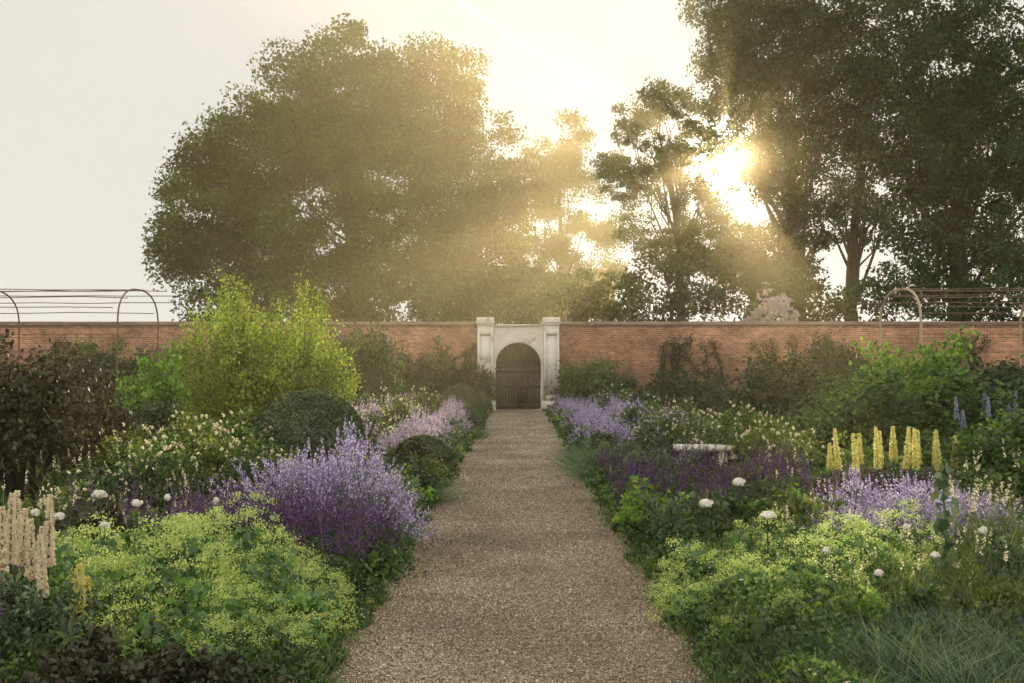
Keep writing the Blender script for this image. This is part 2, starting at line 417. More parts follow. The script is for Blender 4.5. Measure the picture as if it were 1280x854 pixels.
# ---------------- setting ----------------
def sheet(name, x0, x1, y0, y1, z, mat):
    V = np.array([[x0, y0, z], [x1, y0, z], [x1, y1, z], [x0, y1, z]], float)
    return mk_mesh(name, V, np.array([[0, 1, 2, 3]]), mat)
PW = 1.05
top('ground', sheet('ground', -1500, 1500, -200, 3000, -.008, M['ground']), 'grassy ground running out under the walled garden', 'ground', 'structure')
top('flower_bed_soil', sheet('soil', -30, 30, -3, 43.2, -.004, M['soil']), 'dark crumbly soil of the garden beds', 'soil', 'structure')
top('path', sheet('path', -PW, PW, -3, 50, .004, M['gravel']), 'straight brown gravel path leading to the garden gate', 'path', 'structure')
def pebbles(n):
    u = R.uniform(0, 1, n); Y = 4.6*(43/4.6)**u
    X = R.uniform(-PW-.03, PW+.03, n)
    s = R.uniform(.0033, .0078, n)*(1+.05*(Y-5))
    big = R.uniform(0, 1, n) < .03; s = np.where(big, s*1.6, s)
    oct_ = np.array([[1, 0, 0], [-1, 0, 0], [0, 1, 0], [0, -1, 0], [0, 0, 1], [0, 0, -1]], float)
    sc3 = np.stack([s*R.uniform(.8, 1.4, n), s*R.uniform(.7, 1.2, n), np.minimum(s, .012)*R.uniform(.5, .9, n)], 1)
    rot = R.uniform(0, 6.28, n); c, si = np.cos(rot), np.sin(rot)
    V = oct_[None]*sc3[:, None]
    tl = R.normal(0, .5, n)[:, None]
    V[..., 2] += V[..., 0]*tl
    Vx = V[..., 0]*c[:, None]-V[..., 1]*si[:, None]; Vy = V[..., 0]*si[:, None]+V[..., 1]*c[:, None]
    V = np.stack([Vx+X[:, None], Vy+Y[:, None], V[..., 2]+.006+(s*.3)[:, None]], 2)
    f = np.array([[0, 2, 4], [2, 1, 4], [1, 3, 4], [3, 0, 4], [2, 0, 5], [1, 2, 5], [3, 1, 5], [0, 3, 5]])
    Fc = (f[None]+(np.arange(n)*6)[:, None, None]).reshape(-1, 3)
    return mk_mesh('gravel', V.reshape(-1, 3), Fc, M['pebble'])
top('gravel', pebbles(145000), 'loose brown and buff gravel stones on the path', 'gravel', 'stuff')
for sx in (-1, 1):
    g = G(); box(g, min(sx*(PW+.033), sx*(PW+.04)), max(sx*(PW+.033), sx*(PW+.04)), -2, 42.9, -.02, .022)
    top('path_edging', g.mesh('edging', M['iron']), 'thin rusty metal edging along the gravel path', 'edging', group='path edgings')

# walls
GY = 43.3
cop = solidmat('coping_brick', [(.3, (.12, .08, .06)), (.7, (.27, .18, .13))], 3)
for side in (-1, 1):
    e = empty('garden_wall', (0, 0, 0), 'tall weathered red brick garden wall with a coping', 'wall', 'brick garden walls')
    x0, x1 = (1.66, 45) if side > 0 else (-45, -1.66)
    g = G(); box(g, x0, x1, GY, GY+.42, 0, 3.38)
    part('wall', g.mesh('wall', M['brick']), e)
    g = G(); box(g, x0, x1, GY-.035, GY+.455, 3.383, 3.45)
    V = np.array([[x0, GY-.035, 3.453], [x1, GY-.035, 3.453], [x1, GY+.455, 3.453], [x0, GY+.455, 3.453], [x0, GY+.21, 3.57], [x1, GY+.21, 3.57]])
    g.add(V, np.array([[0, 1, 5, 4], [2, 3, 4, 5]]))
    part('coping', g.mesh('coping', cop), e)

gate = empty('gateway', (0, GY, 0), 'pale limestone arched gateway with pilasters set in the brick wall', 'gateway')
def prism_xz(name, outline, y0, y1, mat):
    bm = bmesh.new(); vs = [bm.verts.new((x, y0, z)) for x, z in outline]
    f = bm.faces.new(vs); r = bmesh.ops.extrude_face_region(bm, geom=[f])
    for v in [q for q in r['geom'] if isinstance(q, bmesh.types.BMVert)]: v.co.y = y1
    bmesh.ops.recalc_face_normals(bm, faces=bm.faces)
    bmesh.ops.triangulate(bm, faces=[f for f in bm.faces if len(f.verts) > 4])
    me = bpy.data.meshes.new(name); bm.to_mesh(me); bm.free(); me.materials.append(mat); return me
ow, sp, at_ = .91, 1.8, 2.7
arc = [(ow*math.cos(t), sp+(at_-sp)*math.sin(t)) for t in np.linspace(0, math.pi, 25)]
outline = [(-1.0, 0), (-1.0, 3.37), (1.0, 3.37), (1.0, 0), (ow, 0)]+arc+[(-ow, 0)]
part('arch', prism_xz('arch', outline, -.12, .36, M['stone']), gate)
o2, i2 = .16, .02
arc_o = [((ow+o2)*math.cos(t), sp+(at_-sp+o2)*math.sin(t)) for t in np.linspace(.18, math.pi-.18, 25)]
arc_i = [((ow+i2)*math.cos(t), sp+(at_-sp+i2)*math.sin(t)) for t in np.linspace(math.pi-.18, .18, 25)]
part('archivolt', prism_xz('archivolt', arc_o+arc_i, -.16, -.122, M['stone']), gate)
g = G(); box(g, -1.0, 1.0, -.2, .4, 3.373, 3.44); part('cornice', g.mesh('cornice', M['stone']), gate)
for sx in (-1, 1):
    c = sx*1.32
    def pb(g, w, z0, z1, y0): box(g, c-w, c+w, y0, .45, z0, z1)
    g = G(); pb(g, .31, .38, 3.4, -.26)
    box(g, c-.31, c-.22, -.3, -.263, .42, 3.2); box(g, c+.22, c+.31, -.3, -.263, .42, 3.2)
    box(g, c-.217, c+.217, -.3, -.263, 3.0, 3.2); box(g, c-.217, c+.217, -.3, -.263, .42, .6)
    part('pilaster', g.mesh('pilaster', M['stone']), gate)
    g = G(); pb(g, .36, 0, .377, -.33); part('plinth', g.mesh('plinth', M['stone']), gate)
    g = G(); pb(g, .345, 3.403, 3.5, -.31); pb(g, .38, 3.503, 3.56, -.35); pb(g, .34, 3.563, 3.72, -.3)
    part('capital', g.mesh('capital', M['stone']), gate)
g = G()
nb = 16
for i in range(nb):
    x = -.89+1.78*(i+.5)/nb; w = 1.78/nb/2-.006
    zt = 1.72+.16*math.cos(x/.9*math.pi/2)
    box(g, x-w, x+w, .1+(i % 2)*.006, .14, .05, zt)
for z in (.2, .95, 1.6): box(g, -.89, .89, .07, .097, z-.05, z+.05)
for x in (-.03, .03): box(g, x-.025, x+.025, .06, .098, .05, 1.87)
part('door', g.mesh('door', M['iron']), gate)
g = G()
for x in np.arange(-.86, .87, .06):
    top_z = sp+(at_-sp)*math.sqrt(max(0, 1-(x/ow)**2))-.03
    if top_z > 1.75: tube(g, [[x, .2, 1.6], [x, .2, top_z]], .014, 5)
for z in (1.95, 2.15, 2.35): box(g, -.8, .8, .19, .21, z-.012, z+.012)
tube(g, [[.88*math.cos(t), .2, sp+.88*math.sin(t)] for t in np.linspace(0, math.pi, 20)], .03, 6)
part('grille', g.mesh('grille', M['iron']), gate)
g = G(); box(g, .05, .1, .02, .055, 1.0, 1.04); tube(g, [[.07, .05, .95], [.07, .0, 1.0], [.07, .05, 1.08]], .012, 6)
part('handle', g.mesh('handle', M['rust']), gate)

# tunnels
def hoop(g, X, Y0, Y1, zt, r=.025):
    cy = (Y0+Y1)/2; hw = (Y1-Y0)/2; zs = zt-hw*.62
    pts = [[X, Y0, 0], [X, Y0, zs*.5]]+[[X, cy-hw*np.sign(math.cos(t))*abs(math.cos(t))**.8, zs+hw*.62*math.sin(t)**.8] for t in np.linspace(0.001, math.pi-.001, 20)]+[[X, Y1, zs*.5], [X, Y1, 0]]
    tube(g, pts, r, 6)
lit = solidmat('lit_iron', [(.3, (.4, .28, .19)), (.7, (.58, .44, .31))], 12, .6, .3, 0)  # same rusty iron, its lit look put into a paler colour
for sx in (-1, 1):
    e = empty('garden_tunnel', (0, 0, 0), 'rusty iron hoop garden tunnel with long horizontal wires', 'garden arch', 'iron garden tunnels')
    Xs = [sx*(11.9+4.6*i) for i in range(5)]
    for X in Xs:
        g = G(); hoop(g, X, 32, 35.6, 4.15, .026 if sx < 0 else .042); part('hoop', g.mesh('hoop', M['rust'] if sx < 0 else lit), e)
    g = G(); cy, hw = 33.8, 1.8; zs = 4.15-hw*.62
    for t in np.linspace(0.001, math.pi-.001, 10):
        n = 14; xs = np.linspace(Xs[0]-sx*R.uniform(-.3, .9), Xs[-1], n)
        pts = [[x, cy-hw*np.sign(math.cos(t))*abs(math.cos(t))**.8, zs+hw*.62*math.sin(t)**.8+R.normal()*.014] for x in xs]
        tube(g, pts, .014, 5)
    for z in (1.0, 1.6, 2.2, 2.7):
        for yy in (32, 35.6): tube(g, [[Xs[0], yy, z], [Xs[-1], yy, z]], .01, 4)
    part('wire', g.mesh('wire', M['rust']), e)

e = empty('stone_bench', (2.75, 16.2, 0), 'small pale stone bench slab among the flowers', 'bench')
g = G(); box(g, -.42, .42, -.2, .2, .47, .55); part('seat', g.mesh('seat', M['stone_w']), e)
for x in (-.28, .28):
    g = G(); box(g, x-.06, x+.06, -.15, .15, 0, .467); part('leg', g.mesh('leg', M['stone_w']), e)

# ---------------- trees ----------------
def tree(name, label, Y, lobes, dens, ls, mat, base_px, tr, depth=.8, limbs=26, clump=1.1, group=None, inner=.45, hole=None, perc=110, cat='tree', lim=.38):
    k = Y/F
    L = [np.array([PX(a, Y), 0, PZ(b, Y)]) for a, b, _, _ in lobes]
    Rr = [np.array([c*k, (c+d)/2*k*depth, d*k]) for _, _, c, d in lobes]
    base = np.array([PX(base_px, Y), 0, 0.])
    g = G(); centers = []
    for c, r in zip(L, Rr):
        n = max(8, int(dens*(r[0]*r[2]+r[1]*(r[0]+r[2])/2)/clump**2))
        d = runit(n); q = R.uniform(inner**3, 1, n)**(1/3)
        cc = c+d*r*q[:, None]*(1+.16*np.sin(d[:, [0]]*7+c[0])*np.sin(d[:, [2]]*8+c[2]))
        centers.append(cc)
    cc = np.concatenate(centers)
    cc = cc[cc[:, 2] > .6]
    if hole is not None:
        yy = cc[:, 1]+Y; px = 648+cc[:, 0]/yy*F; py = 460-(cc[:, 2]-CAMH)/yy*F
        for hp, hy, hr in hole:
            dd = np.hypot(px-hp, py-hy); kp = (dd > (hr+clump*.27*F/Y)*R.uniform(.8, 1.15, len(cc))) | (R.uniform(0, 1, len(cc)) < .07)
            cc = cc[kp]; px = px[kp]; py = py[kp]
    m = len(cc); cs = clump*R.uniform(.5, 1.25, (m, 1, 1))
    C = cc[:, None]+np.clip(R.normal(size=(m, perc, 3)), -1.7, 1.7)*cs*np.array([.5, .5, .33])
    C = C.reshape(-1, 3)
    leaves(g, C-base, ls, .55)
    e = empty(name, (base[0], Y, 0), label, cat, group)
    part('crown', g.mesh('crown', M[mat]), e)
    gt = G(); ztop = max(c[2]+.4*r[2] for c, r in zip(L, Rr)); cen = np.mean(L, 0)
    H = ztop*.8
    tp = []
    tx = (cen[0]-base[0])*.8
    for t in np.linspace(0, 1, 9):
        tp.append([tx*t**1.5+.25*math.sin(t*7+Y)*t, .3*math.sin(t*5)*t, H*t])
    tp = np.array(tp); tube(gt, tp, tr*(1-np.linspace(0, 1, 9))**.7+.06, 10)
    gt.add(np.array([[tr*1.5*math.cos(a)*q, tr*1.5*math.sin(a)*q, zz] for zz, q in ((-.1, 1), (.9, .68)) for a in np.linspace(0, 2*math.pi, 10, endpoint=False)]),
           np.array([[i, (i+1) % 10, 10+(i+1) % 10, 10+i] for i in range(10)]))
    for i in range(limbs):
        tgt = cc[R.integers(m)]-base
        f = min(.85, max(.15, (tgt[2]/H)*R.uniform(.35, .75))); st = np.array([np.interp(f, np.linspace(0, 1, 9), tp[:, j]) for j in range(3)])
        ln = np.linalg.norm(tgt-st); mid = st*.5+tgt*.5+R.normal(size=3)*ln*.07+np.array([0, 0, ln*.06])
        q1 = st*.75+mid*.25+R.normal(size=3)*ln*.02
        r0 = tr*lim*(1-f)+.04
        tube(gt, [st, q1, mid, tgt*.6+mid*.4+R.normal(size=3)*ln*.04, tgt], [r0, r0*.8, r0*.55, r0*.35, .03], 6)
        for j in range(3):
            t2 = cc[np.argsort(np.linalg.norm(cc-base-mid, axis=1))[R.integers(2, 14)]]-base
            tube(gt, [mid, (mid+t2)/2+R.normal(size=3)*.25, t2], [r0*.35, r0*.22, .02], 4)
    part('trunk', gt.mesh('trunk', M['bark'], True), e)
    return e
HOLE = [(907, 198, 9), (895, 232, 6), (824, 262, 27), (868, 262, 10), (862, 222, 4), (928, 260, 20), (818, 205, 5), (845, 165, 6), (880, 150, 5), (757, 275, 14), (772, 315, 18), (968, 262, 9), (790, 190, 6)]  # gaps shaped into the crowns to let sun shafts reach the beds
HOLE2 = [(728, 248, 20), (725, 303, 12), (700, 280, 10), (672, 285, 9), (690, 330, 7), (745, 275, 8), (660, 330, 6), (768, 320, 9)]  # gaps shaped into the ash crown to pass sunlight and shafts
tree('horse_chestnut_tree', 'huge rounded broadleaf tree with dense backlit crown behind the wall', 75,
     [(435, 130, 80, 98), (370, 150, 66, 80), (545, 125, 55, 96), (590, 220, 62, 88), (325, 205, 80, 80), (250, 270, 58, 80), (262, 200, 46, 44),
      (440, 270, 190, 115), (600, 310, 64, 90), (300, 330, 95, 60), (480, 360, 150, 50), (225, 310, 36, 38), (480, 190, 90, 105), (630, 370, 50, 35), (485, 135, 60, 72)],
     4.6, .14, 'tree', 450, .9, limbs=18, clump=1.35, perc=160, inner=.55, lim=.22)
tree('hazy_ash_tree', 'slim feathery tree glowing in the haze beyond the wall', 92,
     [(700, 250, 42, 65), (716, 178, 17, 38), (668, 290, 46, 90), (738, 325, 42, 70), (684, 205, 32, 38), (715, 375, 60, 40), (660, 370, 50, 40), (735, 245, 22, 30)],
     4.2, .14, 'tree_light', 700, .4, limbs=18, clump=1.0, perc=110, lim=.2, hole=HOLE2)
tree('slender_oak_tree', 'young open branched tree with sparse leaves against the sky', 60,
     [(832, 128, 34, 32), (798, 160, 34, 34), (778, 222, 32, 30), (862, 172, 34, 38), (822, 232, 38, 36), (868, 250, 28, 30), (850, 310, 60, 36), (790, 285, 32, 28), (845, 200, 30, 26), (760, 200, 18, 20), (885, 130, 16, 22)],
     3.2, .085, 'tree', 858, .26, limbs=38, clump=.55, perc=90, inner=.3, hole=HOLE, lim=.2)
tree('tall_lime_tree', 'very tall tree with dark forked trunk and loose backlit foliage', 66,
     [(960, 40, 80, 80), (1020, -20, 100, 80), (1060, 70, 65, 75), (935, 100, 50, 50), (985, 130, 60, 60), (960, 245, 50, 50), (1040, 170, 50, 60), (900, 5, 42, 36), (975, 190, 50, 50), (1010, 280, 50, 42), (905, 310, 50, 50), (990, 60, 90, 70), (940, 160, 40, 40), (960, 330, 50, 50), (900, 245, 40, 40), (897, 150, 30, 32), (920, 200, 40, 40), (905, 80, 30, 34)],
     3.4, .115, 'tree_dark', 1003, .5, limbs=36, clump=.9, perc=95, inner=.3, hole=HOLE)
tree('dark_beech_tree', 'massive dark green tree with dense low hanging crown', 62,
     [(1180, 80, 90, 80), (1250, 150, 90, 100), (1160, 180, 70, 80), (1240, 260, 80, 85), (1120, 100, 60, 70), (1330, 120, 90, 120), (1140, 260, 45, 50), (1200, 330, 65, 50), (1300, 300, 80, 80), (1190, 10, 90, 60), (1210, 200, 90, 100), (1130, 330, 35, 35)],
     3.2, .135, 'tree_dark', 1195, .6, limbs=26, clump=1.1, perc=105, lim=.28)
tree('dark_beech_tree', 'tall dark tree with bare lower trunk showing sky below', 72,
     [(1100, 30, 70, 80), (1085, 140, 50, 70), (1070, 220, 45, 60), (1095, 280, 40, 35), (1110, 180, 50, 70), (1040, 260, 40, 50)],
     2.1, .13, 'tree_dark', 1062, .4, limbs=24, clump=1.0, perc=85)
bl = 'rounded dark bush rising just over the wall'
for lob, Y, mt, lab in [([(720, 382, 50, 40), (760, 375, 45, 42)], 54, 'tree', bl),
                        ([(820, 372, 55, 45), (870, 360, 50, 48)], 53, 'tree_dark', bl),
                        ([(925, 350, 50, 62), (975, 360, 45, 60)], 54, 'tree_dark', bl),
                        ([(640, 375, 60, 45), (560, 380, 60, 40)], 66, 'tree_dark', bl),
                        ([(270, 388, 45, 30), (330, 380, 60, 38), (430, 375, 70, 50)], 64, 'tree_dark', bl),
                        ([(1180, 370, 70, 45), (1270, 365, 70, 55)], 58, 'tree_dark', bl),
                        ([(1095, 382, 50, 34), (1025, 376, 42, 38)], 56, 'tree_dark', bl)]:
    lob2 = lob+[(a, 440, c, 32) for a, b, c, d in lob]
    tree('overhanging_bush', lab, Y, lob2, 3.0, .115, mt, lob[0][0], .15, limbs=8, clump=.8, perc=70, group='bushes behind the wall', cat='bush')
e = empty('lilac_bush', (PX(965, 48), 48, 0), 'pale pink blossoming bush showing above the wall', 'bush')
for n, me in b_shrub(1.35, 4.75, 5000, .08, 'shrub', fl='pink', nf=480, fsz=.15): part(n, me, e)

# ---------------- garden plants ----------------
place('lady_mantle', [b_mantle(), b_mantle(), b_mantle()],
      [(-1.6, 6.3, .75), (-1.6, 7.0, .8, .92), (-2.15, 6.7, .95, 1.05), (-2.3, 7.4, 1, 1.12), (-2.85, 7.4, 1, 1.05), (-1.9, 7.6, .9, 1.1), (-2.65, 8.0, 1), (-3.3, 8.2, .9), (-2.3, 7.95, .9), (-2.6, 6.7, .9), (-1.85, 5.8, .8), (-1.5, 7.5, .62),
       (1.42, 7.1, .78), (1.42, 7.9, .8), (2.0, 7.4, .85), (2.5, 8.1, 1), (1.95, 8.4, .9), (2.95, 8.5, .9), (1.55, 6.5, .6)],
      'frothy lime green mound of flowering lady mantle', 'plant', 'lady mantle plants')
place('catmint_plant', [b_catmint(nsp=380), b_catmint(nsp=380)],
      [(-1.55, 10.3, .95, 1.25), (-2.2, 10.5, 1.0, 1.32), (-1.8, 11.1, 1, 1.35), (2.8, 9.3, .75, .8), (3.4, 9.4, .85, .9), (4.0, 9.5, .9, .95), (3.1, 10.2, .8, .9), (3.8, 10.3, .9, 1.0)],
      'mound of lavender blue flowering catmint', 'plant', 'catmint plants')
far = b_catmint(.8, .75, 240, 'lavpink', 'grey', .02, .8, 16, .2)
far2 = b_catmint(.8, .75, 240, 'lav', 'grey', .02, .8, 16, .2)
pos = []
for Y in np.arange(17.5, 33, 1.25): pos.append((-1.6-R.uniform(-.05, .4), Y, R.uniform(.6, .9), R.uniform(.75, 1.15)))
for Y in np.arange(18, 32, 1.5): pos.append((-2.9-R.uniform(0, .4), Y, .85, 1.2))
place('lavender_plant', [far], pos, 'pink tinged lavender clump edging the gravel path', 'plant', 'pink lavender plants')
pos = []
for Y in np.arange(21, 41, 1.3): pos.append((1.55+R.uniform(-.05, .4), Y, R.uniform(.6, .9), R.uniform(.75, 1.15)))
for Y in np.arange(20.5, 38, 1.5): pos.append((2.8+R.uniform(0, .4), Y, .85, 1.2))
place('blue_lavender_plant', [far2], pos, 'violet lavender clump edging the gravel path', 'plant', 'violet lavender plants')
place('salvia_plant', [b_salvia(), b_salvia()],
      [(-2.9, 8.9, .95), (-2.45, 8.7, 1.05), (-1.95, 8.6, 1.08), (-1.5, 8.5, 1.02), (-2.9, 5.5, .8), (-1.4, 8.0, .85), (-1.3, 9.1, .95), (-1.75, 9.2, 1.02), (-2.25, 9.3, 1.0), (-3.6, 9.6, .95), (-2.7, 9.5, 1.0), (-1.2, 8.7, .8),
       (1.9, 10.6, .95), (1.4, 11.4, 1), (1.38, 12.4, 1.05), (1.38, 13.6, 1), (2.1, 11.8, 1.1), (2.3, 13.2, 1.1), (2.9, 12.4, 1.1), (2.1, 14.6, 1.1), (3.2, 13.8, 1.1), (3.3, 11.3, 1), (4.2, 12.0, .9), (1.4, 15.2, .95)],
      'upright dark purple flower spikes of salvia', 'plant', 'salvia plants')
place('cream_lupin', [b_lupin(4, 1.02, .42, rr=.031, nf=520, fs=.014, r1=.4), b_lupin(3, .96, .4, rr=.031, nf=520, fs=.014, r1=.4)],
      [(-2.92, 6.4, .99), (-3.25, 6.8, 1), (-2.85, 6.15, .85)], 'tall creamy pink lupin spires', 'lupin', 'cream lupins')
place('yellow_lupin', [b_lupin(1, .66, .3, 'yellow', .037, .02, 420, .016, .35)], [(-2.42, 6.0, 1), (-2.5, 6.25, .8)], 'small pale yellow lupin spire', 'lupin', 'small yellow lupins')
place('yellow_spire_plant', [b_lupin(1, 1.1, .44, 'yellow', .036, .08, 420, .018, .4), b_lupin(1, 1.14, .48, 'yellow', .037, .08, 420, .018, .4)],
      [(PX(a, Y), Y, s) for a, Y, s in [(1035, 12.8, .85), (1053, 12.2, .93), (1066, 12.9, .97), (1076, 12.2, .88), (1090, 12.6, 1.02), (1104, 12.2, .95), (1113, 12.8, 1.06), (1124, 12.3, .95), (1137, 12.6, 1.03), (1150, 12.2, .94), (1160, 12.7, 1.0), (1178, 12.3, .92), (1195, 12.8, .95)]], 'upright soft yellow flower spires', 'plant', 'yellow spire plants')
place('blue_lupin', [b_lupin(3, 1.45, .32, 'bluefl', .03, .25, 240, .018, .4)], [(PX(1215, 14.8), 14.8, .95), (PX(1245, 15.6), 15.6, 1.0)], 'pale blue flower spires above green leaves', 'lupin', 'blue lupins')
place('white_peony', [b_peony(), b_peony()],
      [(PX(125, 8.3), 8.3, 1.1, .98), (PX(75, 8.0), 8.0, .8), (PX(172, 8.6), 8.6, .9, .84), (PX(45, 8.2), 8.2, .7, .8), (PX(132, 7.7), 7.7, .7, .78),
       (PX(881, 8.3), 8.3, 1.1, .88), (PX(958, 7.9), 7.9, 1.2, .84), (PX(922, 9.2), 9.2, 1.1, .97), (PX(1165, 7.2), 7.2, .6, .62), (PX(1095, 6.7), 6.7, .55, .58), (PX(1225, 7.4), 7.4, .6, .8), (PX(1130, 8.0), 8.0, .55, .7), (PX(1030, 7.2), 7.2, .5, .66), (PX(270, 8.6), 8.6, .5, .85), (PX(210, 8.9), 8.9, .5, .85)],
      'single white round flower on a slender stem', 'flower', 'white flowers')
place('heuchera_plant', [b_shrub(.4, .42, 2400, .022, 'red', w=.7)],
      [(-1.75, 5.2, .9, .8), (-2.2, 5.3, .9, .8), (-1.4, 5.1, .8, .7), (-1.6, 15.2, 1.3), (-1.55, 16.2, 1.3), (3.8, 11.2, 1.2), (-3.6, 8.9, 1.2)],
      'low mound of dark burgundy leaves', 'plant', 'burgundy foliage plants')
place('box_topiary', [b_box()], [(PX(388, 17.0), 17.0, .98, 1.05), (-1.5, 17.0, .5, .5), (PX(575, 36), 36, .8, .9), (PX(590, 33), 33, .5, .6), (PX(598, 38), 38, .55, .7), (PX(585, 28), 28, .5, .55)],
      'clipped dark green box dome', 'topiary', 'clipped box domes')
place('garden_hedge', [b_shrub(1.6, 3.6, 7000, .07, 'shrub_dark')], [(.2, 47.5, 1)], 'dark clipped hedge seen through the gate grille', 'hedge', 'hedges')
place('willow_shrub', [b_willow(), b_willow()], [(PX(283, 27), 27, .8, .99), (PX(370, 27.5), 27.5, .82, 1.0)],
      'tall feathery yellow green shrub with upright shoots', 'shrub', 'tall yellow green shrubs')
place('smoke_bush', [b_shrub(1., 1.95, 9000, .036, 'brown', w=.6), b_shrub(1., 1.95, 9000, .036, 'brown', w=.6)],
      [(PX(30, 13), 13, .95, 1.0), (PX(95, 15), 15, .75, .85)], 'bronze brown leaved bushy shrub', 'shrub', 'bronze shrubs')
lv = b_shrub(.9, 1.7, 4600, .055, 'lime', w=.6, amp=.4, inner=.3, cl=.13)
lv2 = b_shrub(.9, 1.7, 5000, .05, 'shrub', w=.6, amp=.35, cl=.12)
place('broad_leaved_shrub', [lv, lv2], [(PX(200, 21), 21, .8, 1.1), (PX(1140, 17), 17, 1.1, .85), (PX(1115, 18.5), 18.5, .9, 1.1), (PX(1230, 16), 16, 1.3, .85), (PX(1180, 19), 19, .9, 1.2), (PX(1080, 17.5), 17.5, .9, .85), (PX(1280, 13.5), 13.5, .8, .6), (PX(1230, 12.9), 12.9, .8, .6)],
      'shrub with large bright green leaves', 'shrub', 'broad leaved shrubs')
rb = [b_shrub(.6, .95, 2600, .028, 'grass', fl='rose', nf=60, fsz=.032, amp=.25), b_shrub(.6, .95, 2600, .028, 'shrub', fl='rose', nf=44, fsz=.032, amp=.25)]
pos = [(PX(a, Y), Y, s) for a, Y, s in [(265, 13.5, 1), (320, 13, .85), (365, 13.3, .7), (295, 16, 1.05), (240, 15.5, 1.1), (200, 12.5, .9), (160, 13.5, 1), (455, 20, 1), (500, 24, 1.1), (480, 27, 1.2), (530, 31, 1.2), (120, 10.5, .7), (80, 9.8, .65),
       (830, 19, 1), (870, 18.5, 1), (910, 16.5, 1), (960, 15.5, 1), (800, 24, 1.1), (850, 22, 1.1), (770, 33, 1.2), (1000, 14.5, .9), (1210, 11, .7), (930, 20, 1.1)]]
place('cream_rose_bush', rb, pos, 'loose leafy bush dotted with small cream flowers', 'rose bush', 'cream flowering bushes')
hb = [b_shrub(.38, .5, 1500, .026, 'shrub', amp=.25), b_shrub(.38, .6, 1300, .022, 'grey', amp=.3), b_shrub(.36, .5, 1300, .03, 'lime', amp=.3), b_shrub(.4, .55, 1500, .024, 'shrub_dark', amp=.25), b_shrub(.38, .5, 1400, .022, 'grass', amp=.3)]
pos = []
for Y in [9.2, 9.9, 10.7, 12, 13, 14, 15.8, 17, 20, 22.5, 25, 28, 31, 34, 37, 40]:
    pos.append((1.3+R.uniform(-.05, .3), Y+R.uniform(-.3, .3), R.uniform(.7, 1.15)))
for Y in [12.3, 13, 13.7, 14.4, 18, 21, 24, 27, 30, 33, 35, 37, 39, 41]:
    pos.append((-1.3-R.uniform(-.05, .3), Y+R.uniform(-.3, .3), R.uniform(.7, 1.15)))
for i in range(64):
    Y = R.uniform(9.5, 24); x = R.uniform(1.8, Y*.45)
    s = R.uniform(.8, 1.5)
    if i % 2 == 0 and 9.5 < Y < 12.8 and 3.3 < x: s = .65
    if i % 2 == 1 and 12 < Y < 17 and 2.4 < x < 4.2: s = .7
    pos.append((x*(-1 if i % 2 else 1), Y, s))
pos += [(-2.05, 5.75, .8), (-1.5, 5.5, .6), (-2.6, 5.9, .9), (-3.2, 9.0, .9), (-3.8, 9.3, 1.0), (2.9, 6.6, .9), (2.45, 6.75, .8), (3.4, 7.4, 1), (2.0, 6.5, .7), (2.6, 10.9, 1.1), (2.6, 12.9, 1.2), (1.7, 14.2, 1.1)]
place('border_herb', hb, pos, 'small leafy green border plant', 'plant', 'leafy border plants')
sd = [b_shrub(1.3, 1.8, 7000, .05, 'shrub_dark'), b_shrub(1.3, 1.8, 7000, .05, 'shrub'), b_shrub(1.3, 1.8, 7000, .055, 'shrub_dark', amp=.25)]
pos = [(PX(a, Y), Y, s, z) for a, Y, s, z in [
    (985, 22, 1.15, .98), (1040, 24, .9, .85), (850, 31, 1.0, .9), (895, 30, .6, .6), (740, 41, 1.1, 1.1), (765, 41.5, .8, .8), (1050, 39, 1.1, 1.45), (1010, 40, .5, .5),
    (520, 41, 1.1, 1.25), (560, 41, .8, .95), (455, 38, 1.2, 1.7), (430, 36, 1.1, 1.3), (470, 33, .8, .9), (110, 40, 1.3, 1.45), (150, 40, 1.1, 1.3), (70, 39, 1.0, 1.0), (210, 38, 1.1, .9),
    (20, 38, 1.3, .9), (120, 28, 1.3, .8), (60, 22, 1.2, .75), (160, 19, 1, .65), (-10, 28, 1.2, .8), (230, 30, 1.2, .9), (1200, 26, 1.3, .9), (1280, 28, 1.4, .9), (1120, 30, 1.2, .9), (1240, 21, 1.2, .8),
    (950, 33, 1.0, .5), (820, 40, .8, .4), (900, 40, .8, .4), (600, 40.5, .6, 1.0), (1150, 40, 1.2, .8), (1230, 40, 1.3, .8), (330, 36, 1.5, .9), (280, 38, 1.4, 1.0), (-40, 17, 1.2, .8), (1300, 17, 1.2, .9), (1060, 20, .9, .7), (940, 26, .9, .6)]]
place('evergreen_shrub', sd, pos, 'rounded dark green bushy shrub', 'shrub', 'rounded green shrubs')
place('blue_grass_tuft', [b_tuft(560, .42, 'blue', .0045), b_tuft(480, .46, 'blue', .005, .7)],
      [(1.65, 5.85, .8), (2.0, 5.7, 1), (2.35, 5.9, 1), (2.7, 5.75, 1), (2.2, 6.2, 1), (2.6, 6.3, 1), (3.0, 6.1, 1), (3.1, 7.0, 1), (1.9, 6.0, .7), (3.2, 7.7, 1.1), (3.4, 8.2, 1.1),
       (2.3, 5.3, 1), (2.8, 5.3, 1), (1.6, 5.4, .7), (2.1, 6.75, .8), (2.85, 7.4, .9), (2.5, 7.1, .9)], 'arching tuft of blue green narrow leaves', 'grass', 'blue green tufts')
place('grey_grass_mound', [b_tuft(700, .55, 'grey', .008, 1.3, .22)], [(1.35, 17.0, 1.05), (1.35, 18.2, 1.1), (1.4, 19.4, 1.1), (1.25, 16.2, .7), (-1.25, 13.6, .8), (-1.3, 26, 1)],
      'silvery grey green grassy mound beside the path', 'grass', 'grey green mounds')
st = [b_spiretuft(), b_spiretuft()]
